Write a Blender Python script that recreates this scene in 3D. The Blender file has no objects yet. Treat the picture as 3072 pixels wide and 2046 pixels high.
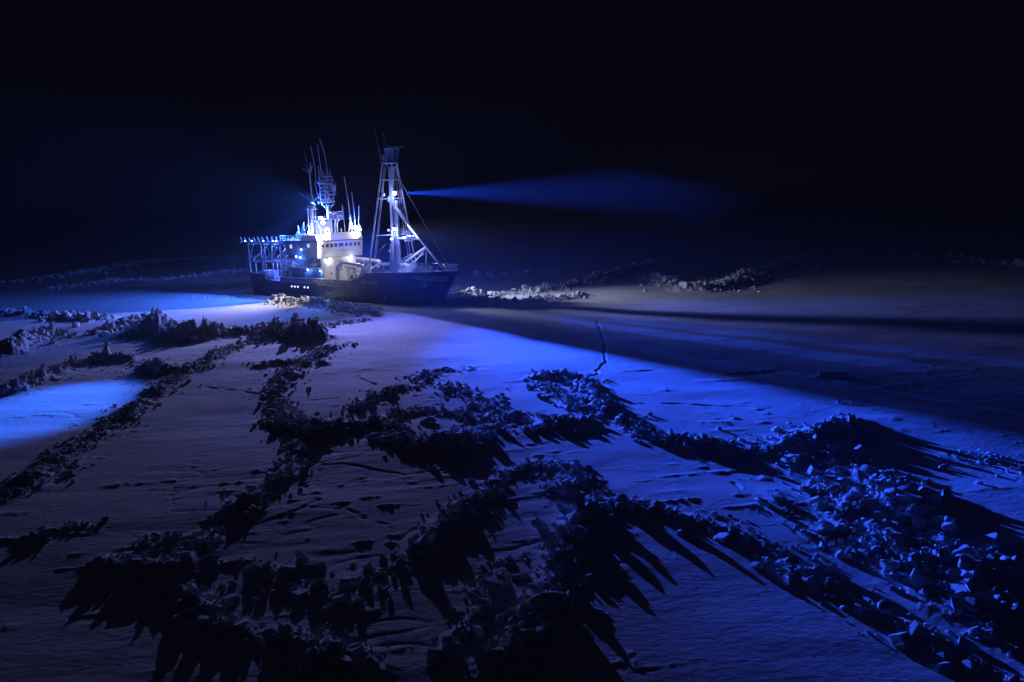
import bpy, bmesh, math, random
import numpy as np
from mathutils import Vector, Matrix

# ------------------------------------------------------------------ camera, sky, exposure
scene = bpy.context.scene
COL = scene.collection
CAM_H, PITCH, ROLL, FPX = 17.352, math.radians(9.561), math.radians(1.576), 2319.1
cd = bpy.data.cameras.new('camera'); cam = bpy.data.objects.new('camera', cd); COL.objects.link(cam)
F = Vector((0, math.cos(PITCH), -math.sin(PITCH))); R0 = Vector((1, 0, 0)); U0 = R0.cross(F)
Rr = R0 * math.cos(ROLL) - U0 * math.sin(ROLL); Ur = U0 * math.cos(ROLL) + R0 * math.sin(ROLL)
m = Matrix((Rr, Ur, -F)).transposed().to_4x4(); m.translation = Vector((0, 0, CAM_H))
cam.matrix_world = m
cd.sensor_fit = 'HORIZONTAL'; cd.sensor_width = 36.0; cd.lens = FPX / 3072 * 36.0
cd.clip_start = 0.5; cd.clip_end = 12000
scene.camera = cam
world = bpy.data.worlds.new('World'); scene.world = world; world.use_nodes = True
bg = world.node_tree.nodes['Background']
bg.inputs['Color'].default_value = (0.30, 0.30, 1.0, 1); bg.inputs['Strength'].default_value = 0.0045
scene.view_settings.view_transform = 'Standard'; scene.view_settings.look = 'None'
scene.view_settings.exposure = 0.0; scene.view_settings.gamma = 1.0
scene.cycles.use_denoising = True
scene.cycles.max_bounces = 4; scene.cycles.diffuse_bounces = 2; scene.cycles.volume_bounces = 0
scene.cycles.sample_clamp_indirect = 3.0
scene.cycles.use_light_tree = True

# ------------------------------------------------------------------ helpers
TH = math.radians(38.703); SX, SY = -34.089, 166.603
HX, HY = math.cos(TH), -math.sin(TH)
def S(x, s, z):            # ship coordinates: metres forward of the stern, to starboard, up -> ship local
    return Vector((x - 30.0, -s, z))
def W(x, s, z):            # same, in world coordinates
    a, b = x - 30.0, -s
    return Vector((SX + a * HX + b * math.sin(TH), SY + a * HY + b * math.cos(TH), z))

def tag(o, label=None, cat=None, group=None, kind=None):
    if label: o['label'] = label
    if cat: o['category'] = cat
    if group: o['group'] = group
    if kind: o['kind'] = kind
    return o

class MB:
    def __init__(self): self.v = []; self.f = []
    def add(self, vs, fs):
        n = len(self.v); self.v += [tuple(v) for v in vs]; self.f += [tuple(i + n for i in f) for f in fs]; return self
    def box(self, x0, x1, s0, s1, z0, z1):
        c = [S(x, s, z) for z in (z0, z1) for x, s in ((x0, s0), (x1, s0), (x1, s1), (x0, s1))]
        return self.add(c, [(0, 1, 2, 3), (7, 6, 5, 4), (0, 4, 5, 1), (1, 5, 6, 2), (2, 6, 7, 3), (3, 7, 4, 0)])
    def prism(self, pts, s0, s1):      # outline in (x, z), extruded across the ship
        n = len(pts); v = [S(x, s0, z) for x, z in pts] + [S(x, s1, z) for x, z in pts]
        return self.add(v, [tuple(range(n)), tuple(range(2 * n - 1, n - 1, -1))] + [(i, i + n, (i + 1) % n + n, (i + 1) % n) for i in range(n)])
    def tube(self, a, b, r, r2=None, n=6):
        a = S(*a) if not isinstance(a, Vector) else a; b = S(*b) if not isinstance(b, Vector) else b
        r2 = r if r2 is None else r2
        d = (b - a).normalized(); u = d.orthogonal().normalized(); w = d.cross(u)
        v = []
        for p, rr in ((a, r), (b, r2)):
            for k in range(n):
                t = 2 * math.pi * k / n; v.append(p + (u * math.cos(t) + w * math.sin(t)) * rr)
        return self.add(v, [tuple(range(n - 1, -1, -1)), tuple(range(n, 2 * n))] + [(k, (k + 1) % n, (k + 1) % n + n, k + n) for k in range(n)])
    def path(self, pts, r, r2=None, n=5):
        k = len(pts) - 1; r2 = r if r2 is None else r2
        for i in range(k):
            self.tube(pts[i], pts[i + 1], r + (r2 - r) * i / k, r + (r2 - r) * (i + 1) / k, n)
        return self
    def beam(self, a, b, w, h, w2=None, h2=None):   # rectangular bar
        a, b = S(*a), S(*b); d = (b - a).normalized()
        up = Vector((0, 0, 1)) if abs(d.z) < .9 else Vector((1, 0, 0))
        u = d.cross(up).normalized(); q = u.cross(d)
        w2 = w if w2 is None else w2; h2 = h if h2 is None else h2
        v = []
        for p, ww, hh in ((a, w, h), (b, w2, h2)):
            v += [p + u * ww / 2 + q * hh / 2, p - u * ww / 2 + q * hh / 2, p - u * ww / 2 - q * hh / 2, p + u * ww / 2 - q * hh / 2]
        return self.add(v, [(0, 1, 2, 3), (7, 6, 5, 4), (0, 4, 5, 1), (1, 5, 6, 2), (2, 6, 7, 3), (3, 7, 4, 0)])
    def ball(self, c, r, sx=1, sz=1, nu=12, nv=8, lo=-.5):
        c = S(*c); v = []; f = []
        for j in range(nv + 1):
            t = math.pi * (lo + (.5 - lo) * j / nv)
            for i in range(nu):
                a = 2 * math.pi * i / nu
                v.append(c + Vector((math.cos(t) * math.cos(a) * r * sx, math.cos(t) * math.sin(a) * r * sx, math.sin(t) * r * sz)))
        for j in range(nv):
            for i in range(nu):
                f.append((j * nu + i, j * nu + (i + 1) % nu, (j + 1) * nu + (i + 1) % nu, (j + 1) * nu + i))
        f.append(tuple(range(nu - 1, -1, -1)))
        return self.add(v, f)
    def rail(self, pts, h=1.05, rows=3, r=.035, step=1.6):
        for a, b in zip(pts[:-1], pts[1:]):
            va, vb = Vector(a), Vector(b); L = (vb - va).length; n = max(1, round(L / step))
            for k in range(n + 1):
                p = va.lerp(vb, k / n); self.tube(tuple(p), (p.x, p.y, p.z + h), r, n=4)
            for j in range(rows):
                z = h * (j + 1) / rows; self.tube((va.x, va.y, va.z + z), (vb.x, vb.y, vb.z + z), r, n=4)
        return self
    def build(self, name, mat, parent=None, smooth=False):
        me = bpy.data.meshes.new(name); me.from_pydata(self.v, [], self.f)
        bm = bmesh.new(); bm.from_mesh(me)
        bmesh.ops.recalc_face_normals(bm, faces=bm.faces); bm.to_mesh(me); bm.free()
        me.materials.append(mat); o = bpy.data.objects.new(name, me); COL.objects.link(o)
        if smooth: me.polygons.foreach_set('use_smooth', [True] * len(me.polygons))
        if parent: o.parent = parent
        return o

def material(name, color, rough=.6, metal=0.0, var=0.0, scale=2.0, color2=None, bump=0.0, emit=None, strength=0.0, thresh=(.4, .6)):
    mt = bpy.data.materials.new(name); mt.use_nodes = True; nt = mt.node_tree
    b = nt.nodes['Principled BSDF']; b.inputs['Base Color'].default_value = (*color, 1)
    b.inputs['Roughness'].default_value = rough; b.inputs['Metallic'].default_value = metal
    if color2 is not None or var or bump:
        tc = nt.nodes.new('ShaderNodeTexCoord'); n = nt.nodes.new('ShaderNodeTexNoise')
        n.inputs['Scale'].default_value = scale; n.inputs['Detail'].default_value = 6
        nt.links.new(tc.outputs['Object'], n.inputs['Vector'])
        r = nt.nodes.new('ShaderNodeValToRGB'); r.color_ramp.elements[0].position = thresh[0]; r.color_ramp.elements[1].position = thresh[1]
        c2 = color2 or tuple(c * (1 - var) for c in color)
        r.color_ramp.elements[0].color = (*color, 1); r.color_ramp.elements[1].color = (*c2, 1)
        nt.links.new(n.outputs['Fac'], r.inputs['Fac']); nt.links.new(r.outputs['Color'], b.inputs['Base Color'])
        if bump:
            bp = nt.nodes.new('ShaderNodeBump'); bp.inputs['Strength'].default_value = bump; bp.inputs['Distance'].default_value = .05
            nt.links.new(n.outputs['Fac'], bp.inputs['Height']); nt.links.new(bp.outputs['Normal'], b.inputs['Normal'])
    if emit:
        b.inputs['Emission Color'].default_value = (*emit, 1); b.inputs['Emission Strength'].default_value = strength
    return mt

M = {}
M['navy'] = material('navy_hull_paint', (.008, .020, .095), .5, color2=(.016, .03, .12), scale=.6, bump=.2)
M['navy_dark'] = material('dark_sheer_paint', (.008, .014, .04), .5, color2=(.05, .05, .07), scale=.9, thresh=(.5, .8))
M['frost'] = material('frosted_paint', (.10, .11, .16), .8, color2=(.5, .5, .52), scale=2.2, bump=.5, thresh=(.45, .7))
M['white'] = material('cream_white_paint', (.74, .72, .68), .5, color2=(.62, .58, .52), scale=.9, thresh=(.5, .85))
M['white_rusty'] = material('weathered_white_paint', (.7, .69, .66), .6, color2=(.3, .26, .22), scale=1.6, thresh=(.55, .75))
M['blue_wall'] = material('blue_side_paint', (.10, .20, .36), .5, color2=(.07, .13, .25), scale=.7)
M['steel'] = material('painted_steel', (.55, .56, .58), .5, color2=(.38, .38, .40), scale=3)
M['mast'] = material('frosted_mast_paint', (.42, .45, .52), .55, color2=(.6, .62, .65), scale=1.3)
M['dark'] = material('dark_fitting', (.03, .035, .05), .6)
M['glass'] = material('dark_window_glass', (.02, .025, .05), .12)
M['deck'] = material('snowy_deck', (.75, .77, .8), .9, color2=(.35, .36, .4), scale=1.0, bump=.4, thresh=(.55, .75))
M['rope'] = material('rope', (.3, .3, .3), .8)
M['tarp'] = material('frosted_tarpaulin', (.06, .09, .2), .8, color2=(.45, .48, .55), scale=2.5, bump=.6, thresh=(.5, .68))
M['letter'] = material('white_lettering', (.72, .72, .72), .6)
M['letter_dark'] = material('dark_lettering', (.06, .06, .07), .6)
M['rail'] = material('white_rail_paint', (.75, .75, .75), .5, var=.2)
M['container'] = material('blue_grey_container', (.22, .28, .4), .6, var=.4)
def glow(name, c, k): return material(name, (.9, .9, .9), .3, emit=c, strength=k)
M['lamp_white'] = glow('floodlight_glass_warm', (1.0, .95, .85), 60)
M['lamp_blue'] = glow('floodlight_glass_blue', (.45, .6, 1.0), 22)
M['lamp_small'] = glow('bulkhead_lamp_glass', (.5, .65, 1.0), 10)
M['porthole_lit'] = glow('lit_porthole_glass', (.7, .8, 1.0), 2.2)
M['window_lit'] = glow('lit_window_glass', (.45, .55, 1.0), 1.3)

def snow_material(name, tint=(.80, .82, .86), bump=.35):
    mt = bpy.data.materials.new(name); mt.use_nodes = True; nt = mt.node_tree; b = nt.nodes['Principled BSDF']
    b.inputs['Roughness'].default_value = .95; b.inputs['Specular IOR Level'].default_value = .15
    g = nt.nodes.new('ShaderNodeNewGeometry')
    mp = nt.nodes.new('ShaderNodeMapping'); mp.inputs['Scale'].default_value = (.6, 1.0, 1.0); mp.inputs['Rotation'].default_value = (0, 0, math.radians(8))
    nt.links.new(g.outputs['Position'], mp.inputs['Vector'])
    n1 = nt.nodes.new('ShaderNodeTexNoise'); n1.inputs['Scale'].default_value = 3.5; n1.inputs['Detail'].default_value = 7; n1.inputs['Roughness'].default_value = .6
    nt.links.new(mp.outputs['Vector'], n1.inputs['Vector'])
    n2 = nt.nodes.new('ShaderNodeTexNoise'); n2.inputs['Scale'].default_value = .12; n2.inputs['Detail'].default_value = 5
    nt.links.new(g.outputs['Position'], n2.inputs['Vector'])
    r = nt.nodes.new('ShaderNodeValToRGB'); r.color_ramp.elements[0].position = .3; r.color_ramp.elements[1].position = .7
    r.color_ramp.elements[0].color = (*[c * .82 for c in tint], 1); r.color_ramp.elements[1].color = (*tint, 1)
    nt.links.new(n2.outputs['Fac'], r.inputs['Fac']); nt.links.new(r.outputs['Color'], b.inputs['Base Color'])
    bp = nt.nodes.new('ShaderNodeBump'); bp.inputs['Strength'].default_value = bump; bp.inputs['Distance'].default_value = .10
    nt.links.new(n1.outputs['Fac'], bp.inputs['Height']); nt.links.new(bp.outputs['Normal'], b.inputs['Normal'])
    return mt
M['snow'] = snow_material('windblown_snow', bump=.5)
M['ice'] = snow_material('snowy_ice_block', (.76, .79, .84), bump=.25)

# pressure ridges: name, height, half-width, block size, density, ground polyline
RIDGES = [
    ('dark ridge across the mid left', 4.4, 4.2, 0.9, 1.0, [(-70.2, 104.6), (-70.3, 110.5), (-71.1, 118.4), (-65.9, 118.8), (-64.2, 124.7), (-63.6, 132.5), (-53.6, 118.3), (-48.9, 115.0), (-45.7, 115.3), (-43.3, 117.8), (-40.4, 121.3), (-34.8, 116.3), (-28.6, 112.3)]),
    ('ridge behind the bright blue pool', 2.4, 2.0, 0.6, 0.9, [(-53.5, 78.8), (-53.5, 84.0), (-53.7, 91.1), (-53.2, 97.1), (-49.6, 97.8), (-44.3, 93.6), (-40.4, 88.8)]),
    ('long ridge down the left side', 0.9, 1.7, 0.55, 1.0, [(-35.9, 111.2), (-37.6, 107.0), (-38.5, 101.0), (-37.9, 92.1), (-37.9, 84.7), (-37.0, 76.9), (-35.6, 69.0), (-35.1, 63.5), (-34.8, 59.5), (-33.9, 55.1), (-33.5, 52.2), (-32.8, 48.7), (-32.7, 47.2)]),
    ('rubble patch left of centre', 0.7, 1.4, 0.6, 1.0, [(-30.3, 90.0), (-28.5, 92.4), (-25.5, 91.2), (-22.7, 91.6)]),
    ('winding ridge left of centre', 0.8, 1.6, 0.6, 1.0, [(-23.5, 106.5), (-25.3, 96.9), (-25.4, 85.4), (-24.7, 77.3), (-21.9, 69.9), (-18.5, 65.0), (-15.9, 62.0)]),
    ('wide black ridge across the centre', 1.2, 2.4, 0.75, 1.1, [(-20.7, 65.9), (-17.4, 62.2), (-14.5, 61.9), (-12.1, 63.0), (-9.3, 58.3), (-6.7, 56.7), (-4.1, 57.2), (-1.5, 60.6), (1.3, 60.3), (3.8, 61.3), (5.6, 63.2)]),
    ('upper rubble branch at the centre', 0.7, 1.3, 0.6, 1.0, [(-14.4, 69.1), (-12.8, 74.0), (-10.7, 77.6), (-9.5, 85.1), (-6.8, 85.3), (-4.3, 84.4)]),
    ('tilted slabs below the centre branch', 0.8, 1.7, 0.7, 0.8, [(-8.5, 78.3), (-5.6, 74.1), (-2.9, 70.2), (-2.0, 65.4)]),
    ('broken arm below the upper branch', 0.8, 1.5, 0.6, 1.0, [(-10.6, 64.9), (-8.8, 68.4), (-6.2, 66.6), (-3.8, 64.2), (-1.5, 63.2), (0.7, 64.4)]),
    ('rubble hook right of centre', 0.8, 1.4, 0.6, 1.0, [(2.8, 79.4), (5.2, 81.3), (7.1, 77.4), (8.0, 71.6), (7.8, 67.4)]),
    ('small ridge right of centre', 0.8, 1.5, 0.6, 1.0, [(2.3, 79.1), (3.4, 73.0), (4.8, 70.2), (5.6, 65.3)]),
    ('dark ridge through the lower left', 0.85, 1.25, 0.55, 1.1, [(-17.3, 60.3), (-15.8, 54.5), (-15.8, 50.7), (-16.2, 47.8), (-16.4, 44.9), (-16.6, 42.5), (-17.2, 40.8), (-16.9, 38.2), (-16.6, 36.5)]),
    ('heaped ridge at the bottom left', 0.9, 1.3, 0.6, 1.0, [(-16.3, 35.5), (-14.8, 32.9), (-13.4, 31.0), (-12.1, 30.4), (-10.7, 30.0), (-9.0, 29.2), (-7.7, 28.7), (-5.9, 27.7)]),
    ('low mounds by the lower left edge', 0.6, 0.9, 0.6, 0.8, [(-26.9, 40.8), (-26.3, 41.8), (-25.3, 42.2), (-23.8, 41.5)]),
    ('round mound in the lower left', 0.9, 1.3, 0.6, 0.8, [(-21.3, 37.3), (-20.3, 37.7), (-18.7, 37.1), (-17.3, 36.5)]),
    ('ridge climbing the bottom centre', 1.0, 1.2, 0.6, 1.1, [(-8.0, 34.6), (-6.9, 35.7), (-5.7, 36.8), (-4.7, 39.1), (-3.7, 42.3), (-2.6, 44.9), (-1.0, 47.9), (-0.2, 49.9)]),
    ('rubble arc below the centre', 0.6, 1.2, 0.5, 1.0, [(-0.2, 49.9), (1.7, 51.8), (3.4, 50.9), (4.7, 48.2), (2.2, 45.7)]),
    ('narrow ridge at the bottom centre', 0.65, 0.7, 0.45, 1.1, [(-3.2, 27.6), (-2.8, 29.1), (-2.1, 30.7), (-1.6, 32.4), (-1.1, 34.4), (-0.9, 36.5), (0.2, 37.4)]),
    ('tall pile at bottom centre', 1.35, 1.5, 0.65, 1.2, [(-0.6, 27.4), (0.1, 29.2), (0.9, 31.7), (1.5, 34.1), (2.2, 36.8), (2.9, 40.0), (4.1, 42.4), (5.7, 43.6), (7.0, 43.2)]),
    ('bright blue ridge right of centre', 1.6, 1.9, 0.6, 1.3, [(7.4, 67.4), (8.6, 62.2), (10.1, 58.2), (11.7, 56.1), (14.0, 54.8), (16.4, 54.2), (18.8, 54.0), (21.6, 55.4), (24.3, 57.4), (26.7, 59.0)]),
    ('high blue rubble on the right', 1.9, 2.6, 0.75, 1.1, [(21.2, 54.3), (21.9, 52.2), (22.5, 49.3), (22.9, 46.0), (22.4, 42.4), (22.3, 39.3), (22.6, 37.0), (23.1, 35.0), (23.4, 33.2)]),
    ('lower rubble field at right', 1.2, 1.9, 0.6, 1.0, [(14.9, 44.0), (15.8, 40.9), (16.7, 38.8), (17.6, 36.8), (18.4, 34.4), (19.0, 31.8), (20.0, 30.3), (20.3, 28.2)]),
    ('dark slanting ridge at lower right', 0.9, 1.2, 0.6, 1.0, [(7.5, 43.1), (9.2, 41.7), (10.8, 40.3), (12.4, 39.1), (13.1, 36.4), (13.8, 33.8), (14.7, 31.7), (15.7, 29.8), (16.4, 27.8), (17.2, 26.3), (18.0, 25.5)]),
    ('blue rubble between the right ridges', 1.3, 2.4, 0.65, 1.2, [(19.1, 50.5), (19.2, 47.0), (19.6, 44.0), (19.4, 40.7), (19.6, 37.8), (20.1, 35.2), (20.7, 33.4), (21.3, 30.9)]),
    ('ridge at the right edge', 1.0, 1.6, 0.6, 0.9, [(30.9, 51.9), (31.9, 50.5), (32.6, 48.5), (32.9, 45.9)]),
    ('pale rubble heaped beside the hull', 2.0, 3.0, 0.6, 1.5, [(-49.5, 157.9), (-42.4, 154.8), (-34.8, 148.1), (-28.2, 140.2), (-24.3, 135.7)]),
    ('dark rubble end below the pale heap', 0.8, 1.8, 0.6, 1.0, [(-30.7, 124.2), (-27.7, 126.6), (-23.7, 128.4)]),
    ('long pale ridge beyond the bow', 2.0, 3.6, 0.95, 1.1, [(-13.2, 162.8), (-7.5, 156.4), (-2.2, 159.9), (4.3, 167.0), (11.5, 174.7), (19.9, 188.7), (29.0, 208.3), (38.6, 231.0), (45.8, 241.7)]),
    ('second pale line beyond the bow', 1.1, 2.6, 0.85, 0.9, [(-10.8, 154.1), (-3.7, 147.3), (3.0, 147.8), (9.7, 149.1), (14.7, 157.3)]),
    ('pale rubble far to the right of the bow', 2.2, 5, 1.05, 0.9, [(34.5, 190.2), (37.2, 179.9), (38.4, 159.6), (45.3, 165.1), (53.0, 178.4), (64.0, 200.4), (78.5, 222.6), (100.2, 255.8)]),
    ('faint ridge far left', 1.4, 6, 0.9, 0.5, [(-152.8, 231.8), (-149.3, 241.0), (-143.7, 250.3), (-151.5, 286.9), (-157.6, 322.8), (-147.4, 341.4), (-130.1, 346.1), (-118.9, 347.4)]),
    ('blue rubble at the left edge', 2.6, 3.0, 0.9, 0.8, [(-102.8, 154.8), (-95.9, 150.7), (-87.5, 145.2), (-76.6, 137.2), (-71.5, 137.9)]),
    ('faint second ridge far left', 1.1, 5, 0.8, 0.4, [(-125.2, 207.3), (-117.7, 226.9), (-99.9, 230.1), (-95.0, 244.2), (-92.5, 269.3)]),
    ('faint ridge on the far right', 2.0, 5, 1.6, 0.6, [(110.5, 278.1), (118.5, 268.0), (125.2, 251.2), (129.4, 228.4), (131.1, 206.6), (131.6, 190.3)]),
    ('faint broken line beyond the bow', 1.5, 4, 1.3, 0.5, [(-8.6, 209.4), (0.9, 214.9), (13.3, 219.9)]),
    ('small snowy lumps on the dim plain to the right', 0.45, 1.0, 0.6, 0.5, [(30.4, 75.4), (32.8, 76.8), (32.5, 73.2)]),
    ('small lumps among the drifts on the right', 0.5, 0.8, 0.6, 0.5, [(27.8, 66.7), (29.3, 65.8)]),
    ('small lumps left of the stern shadow', 0.4, 1.5, 0.6, 0.7, [(-70.8, 168.6), (-67.4, 172.0), (-62.2, 172.5)]),
    ('loose blocks behind the lower left mound', 0.4, 1.0, 0.5, 0.6, [(-20.7, 40.4), (-18.4, 39.0)]),
    ('cracked blocks in the bottom middle', 0.4, 1.2, 0.5, 0.8, [(-14.1, 37.3), (-12.1, 35.3), (-10.4, 34.3), (-8.6, 33.0), (-7.0, 31.7)]),
]
CRACKS = [
    [(13.2, 119.6), (12.8, 107.9), (11.7, 95.8), (10.6, 87.4), (8.9, 80.8), (6.9, 77.4), (5.8, 71.8)],
    [(-13.5, 52.6), (-12.2, 52.7), (-10.8, 52.0), (-9.1, 51.1), (-7.5, 49.9), (-6.1, 50.4), (-3.8, 51.4)],
    [(-10.7, 44.5), (-9.1, 42.7), (-7.7, 41.9), (-6.3, 39.5), (-5.6, 40.9)],
    [(-15.0, 42.1), (-14.0, 43.0), (-12.0, 45.6), (-13.6, 46.5)],
    [(-32.8, 80.3), (-29.5, 78.9), (-24.8, 75.4)],
    [(13.7, 47.1), (14.4, 42.3), (15.2, 38.6), (16.4, 35.4), (17.9, 32.7)],
    [(-13.3, 74.1), (-8.1, 78.3)],
    [(13.6, 67.5), (17.6, 66.3), (22.4, 64.6)],
    [(3.7, 78.9), (9.5, 75.1)],
    [(-17.3, 83.8), (-14.5, 79.1), (-14.0, 73.2)],
    [(-40.4, 115.2), (-37.3, 127.5), (-31.4, 102.6)],
]

# ------------------------------------------------------------------ the sea ice
rng = np.random.default_rng(7)
def hash2(ix, iy, k):
    h = (ix.astype(np.int64) * 374761393 + iy.astype(np.int64) * 668265263 + k * 974634777) & 0xffffffff
    h = ((h ^ (h >> 13)) * 1274126177) & 0xffffffff
    h = h ^ (h >> 16)
    return (h & 0xffffff) / float(0xffffff)
def vnoise(x, y, k=0):
    ix = np.floor(x); iy = np.floor(y); fx = x - ix; fy = y - iy
    fx = fx * fx * (3 - 2 * fx); fy = fy * fy * (3 - 2 * fy)
    a = hash2(ix, iy, k); b = hash2(ix + 1, iy, k); c = hash2(ix, iy + 1, k); d = hash2(ix + 1, iy + 1, k)
    return (a * (1 - fx) + b * fx) * (1 - fy) + (c * (1 - fx) + d * fx) * fy - .5
def fbm(x, y, k=0, o=4):
    s = 0; a = 1.0
    for i in range(o): s = s + a * vnoise(x * 2 ** i + 17 * i, y * 2 ** i - 9 * i, k + i); a *= .5
    return s
def shards(x, y, s, k=0):      # broken, tilted plates: nearest-cell facets
    gx = np.floor(x / s); gy = np.floor(y / s); best = np.full(x.shape, 1e9); out = np.zeros(x.shape)
    for dx in (-1, 0, 1):
        for dy in (-1, 0, 1):
            cx = gx + dx; cy = gy + dy
            px = (cx + hash2(cx, cy, k)) * s; py = (cy + hash2(cx, cy, k + 1)) * s
            d = (x - px) ** 2 + (y - py) ** 2
            z = hash2(cx, cy, k + 2) + ((x - px) * (hash2(cx, cy, k + 3) - .5) + (y - py) * (hash2(cx, cy, k + 4) - .5)) / s * 1.5
            q = d < best; best = np.where(q, d, best); out = np.where(q, z, out)
    return out
def dist_poly(x, y, pts):
    best = np.full(x.shape, 1e9); 
    for (ax, ay), (bx, by) in zip(pts[:-1], pts[1:]):
        dx, dy = bx - ax, by - ay; L = dx * dx + dy * dy + 1e-9
        t = np.clip(((x - ax) * dx + (y - ay) * dy) / L, 0, 1)
        best = np.minimum(best, np.hypot(x - ax - t * dx, y - ay - t * dy))
    return best
def ship_xy(x, y):
    a = (x - SX) * HX + (y - SY) * HY + 30; s = -((x - SX) * math.sin(TH) + (y - SY) * math.cos(TH))
    return a, s
def ground(x, y):
    x = np.asarray(x, float); y = np.asarray(y, float)
    r = np.hypot(x, y)
    z = .55 * fbm(x / 34, y / 34, 50, 3) + .16 * fbm(x / 11 + 3, y / 5.5, 60, 3)
    # wind-carved drifts, long in x
    xr = x * .985 + y * .17; yr = y * .985 - x * .17
    d = fbm(xr / 3.2, yr / .9, 70, 3); amp = np.clip(fbm(x / 14, y / 14, 80, 2) + .35, 0, 1)
    z = z + .055 * amp * d * np.clip(1.4 - r / 160, 0, 1)
    z = z + .009 * fbm(xr / .9, yr / .45, 75, 2) * np.clip(1.3 - r / 110, 0, 1)
    dd = np.abs(fbm(xr / 9, yr / 3, 90, 3)); z = z - .035 * np.clip(.06 - dd, 0, .06) / .06 * (amp > .4)
    lum = np.clip(vnoise(xr / 1.5, yr / .55, 33) - .30, 0, 1) * np.clip(fbm(x / 9, y / 9, 35, 2) + .25, 0, 1)
    z = z + .9 * lum * (.5 + shards(x, y, .4, 46)) * np.clip(1.7 - r / 110, 0.15, 1)
    lu2 = np.clip(vnoise(xr / 4.5, yr / 1.4, 37) - .33, 0, 1) * np.clip(fbm(x / 16, y / 16, 39, 2) + .1, 0, 1)
    z = z + .8 * lu2 * (.6 + 1.6 * shards(x, y, .7, 44))
    for n, h, w, s, den, pts in RIDGES:
        h = h * .50 * (.62 if sum(p_[1] for p_ in pts) / len(pts) < 56 else 1.0); w = w * .80
        xs = [p[0] for p in pts]; ys = [p[1] for p in pts]; mg = 3.2 * w
        q = (x > min(xs) - mg) & (x < max(xs) + mg) & (y > min(ys) - mg) & (y < max(ys) + mg)
        if not q.any(): continue
        X = x[q]; Y = y[q]
        wob = 1 + 1.7 * fbm(X / (2 * w + 1.5), Y / (2 * w + 1.5), 7, 2)
        dist = dist_poly(X + .8 * w * fbm(X / (w * 2), Y / (w * 2), 11, 2), Y + .8 * w * fbm(X / (w * 2), Y / (w * 2), 14, 2), pts)
        p = np.exp(-(dist / (w * .72)) ** 2 ) 
        fac = .45 + .75 * shards(X, Y, s * 1.5, 20) + .35 * shards(X, Y, s * .7, 30) - .25
        a = h * p * np.clip(wob, .12, 1.9)
        z[q] = np.maximum(z[q], z[q] + a * fac * .75)
    for pts in CRACKS:
        xs = [p[0] for p in pts]; ys = [p[1] for p in pts]
        q = (x > min(xs) - 2) & (x < max(xs) + 2) & (y > min(ys) - 2) & (y < max(ys) + 2)
        if not q.any(): continue
        Rq = r[q]
        dist = dist_poly(x[q] + .5 * fbm(x[q] / 1.5, y[q] / 1.5, 3, 2), y[q] + .5 * fbm(x[q] / 1.5, y[q] / 1.5, 5, 2), pts)
        z[q] = z[q] + np.where(Rq > 55, 1.0, .45) * (.03 * np.exp(-((dist - .3) / .16) ** 2) - .15 * np.exp(-(dist / .16) ** 2)) * np.clip(.7 + 1.6 * fbm(x[q] / 1.3, y[q] / 1.3, 8, 2), 0, 1.6)
    a, s = ship_xy(x, y)
    hb = np.clip(np.where(a > 40, 6.4 * np.clip((59 - a) / 19, 0, 1) ** .6, 6.4), 0, 7)
    ds = np.where((a > -1) & (a < 58), np.abs(s) - hb, 9.0)
    k = np.clip((ds + .2) / 2.0, 0, 1)
    return z * k + (-.25) * (1 - k)

az = np.concatenate([np.linspace(-180, -60, 60, endpoint=False), np.linspace(-60, -39, 150, endpoint=False),
                     np.linspace(-39, 39, 1250, endpoint=False), np.linspace(39, 60, 150, endpoint=False), np.linspace(60, 180, 61)])
rr = [6.0]
while rr[-1] < 2900:
    q = rr[-1]
    rr.append(q + (.8 if q < 20 else max(.075, q * .0035) if q < 110 else q * .005 if q < 260 else q * .02 if q < 700 else q * .12))
rr = np.array(rr)
A, RR = np.meshgrid(np.radians(az), rr)
gx = (RR * np.sin(A)).ravel(); gy = (RR * np.cos(A)).ravel()
gz = ground(gx, gy)
nA, nR = len(az), len(rr)
idx = np.arange(nA * nR).reshape(nR, nA)
quads = np.stack([idx[:-1, :-1], idx[:-1, 1:], idx[1:, 1:], idx[1:, :-1]], -1).reshape(-1, 4)[:, ::-1]
center = len(gx)
def np_mesh(name, co, faces, mat, smooth=False):
    me = bpy.data.meshes.new(name); k = faces.shape[1]
    me.vertices.add(len(co)); me.vertices.foreach_set('co', np.ascontiguousarray(co, dtype=np.float32).ravel())
    me.loops.add(faces.size); me.loops.foreach_set('vertex_index', faces.astype(np.int32).ravel())
    me.polygons.add(len(faces)); me.polygons.foreach_set('loop_start', np.arange(0, faces.size, k, dtype=np.int32))
    me.update(calc_edges=True); me.materials.append(mat)
    if smooth: me.polygons.foreach_set('use_smooth', [True] * len(faces))
    o = bpy.data.objects.new(name, me); COL.objects.link(o); return o
snow = np_mesh('snow_field', np.stack([gx, gy, gz], -1), quads, M['snow'])
tag(snow, kind='structure')
under = MB(); under.v = [(-8, -8, -.05), (8, -8, -.05), (8, 8, -.05), (-8, 8, -.05)]; under.f = [(0, 1, 2, 3)]
tag(under.build('snow_ground', M['snow']), kind='structure')

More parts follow.
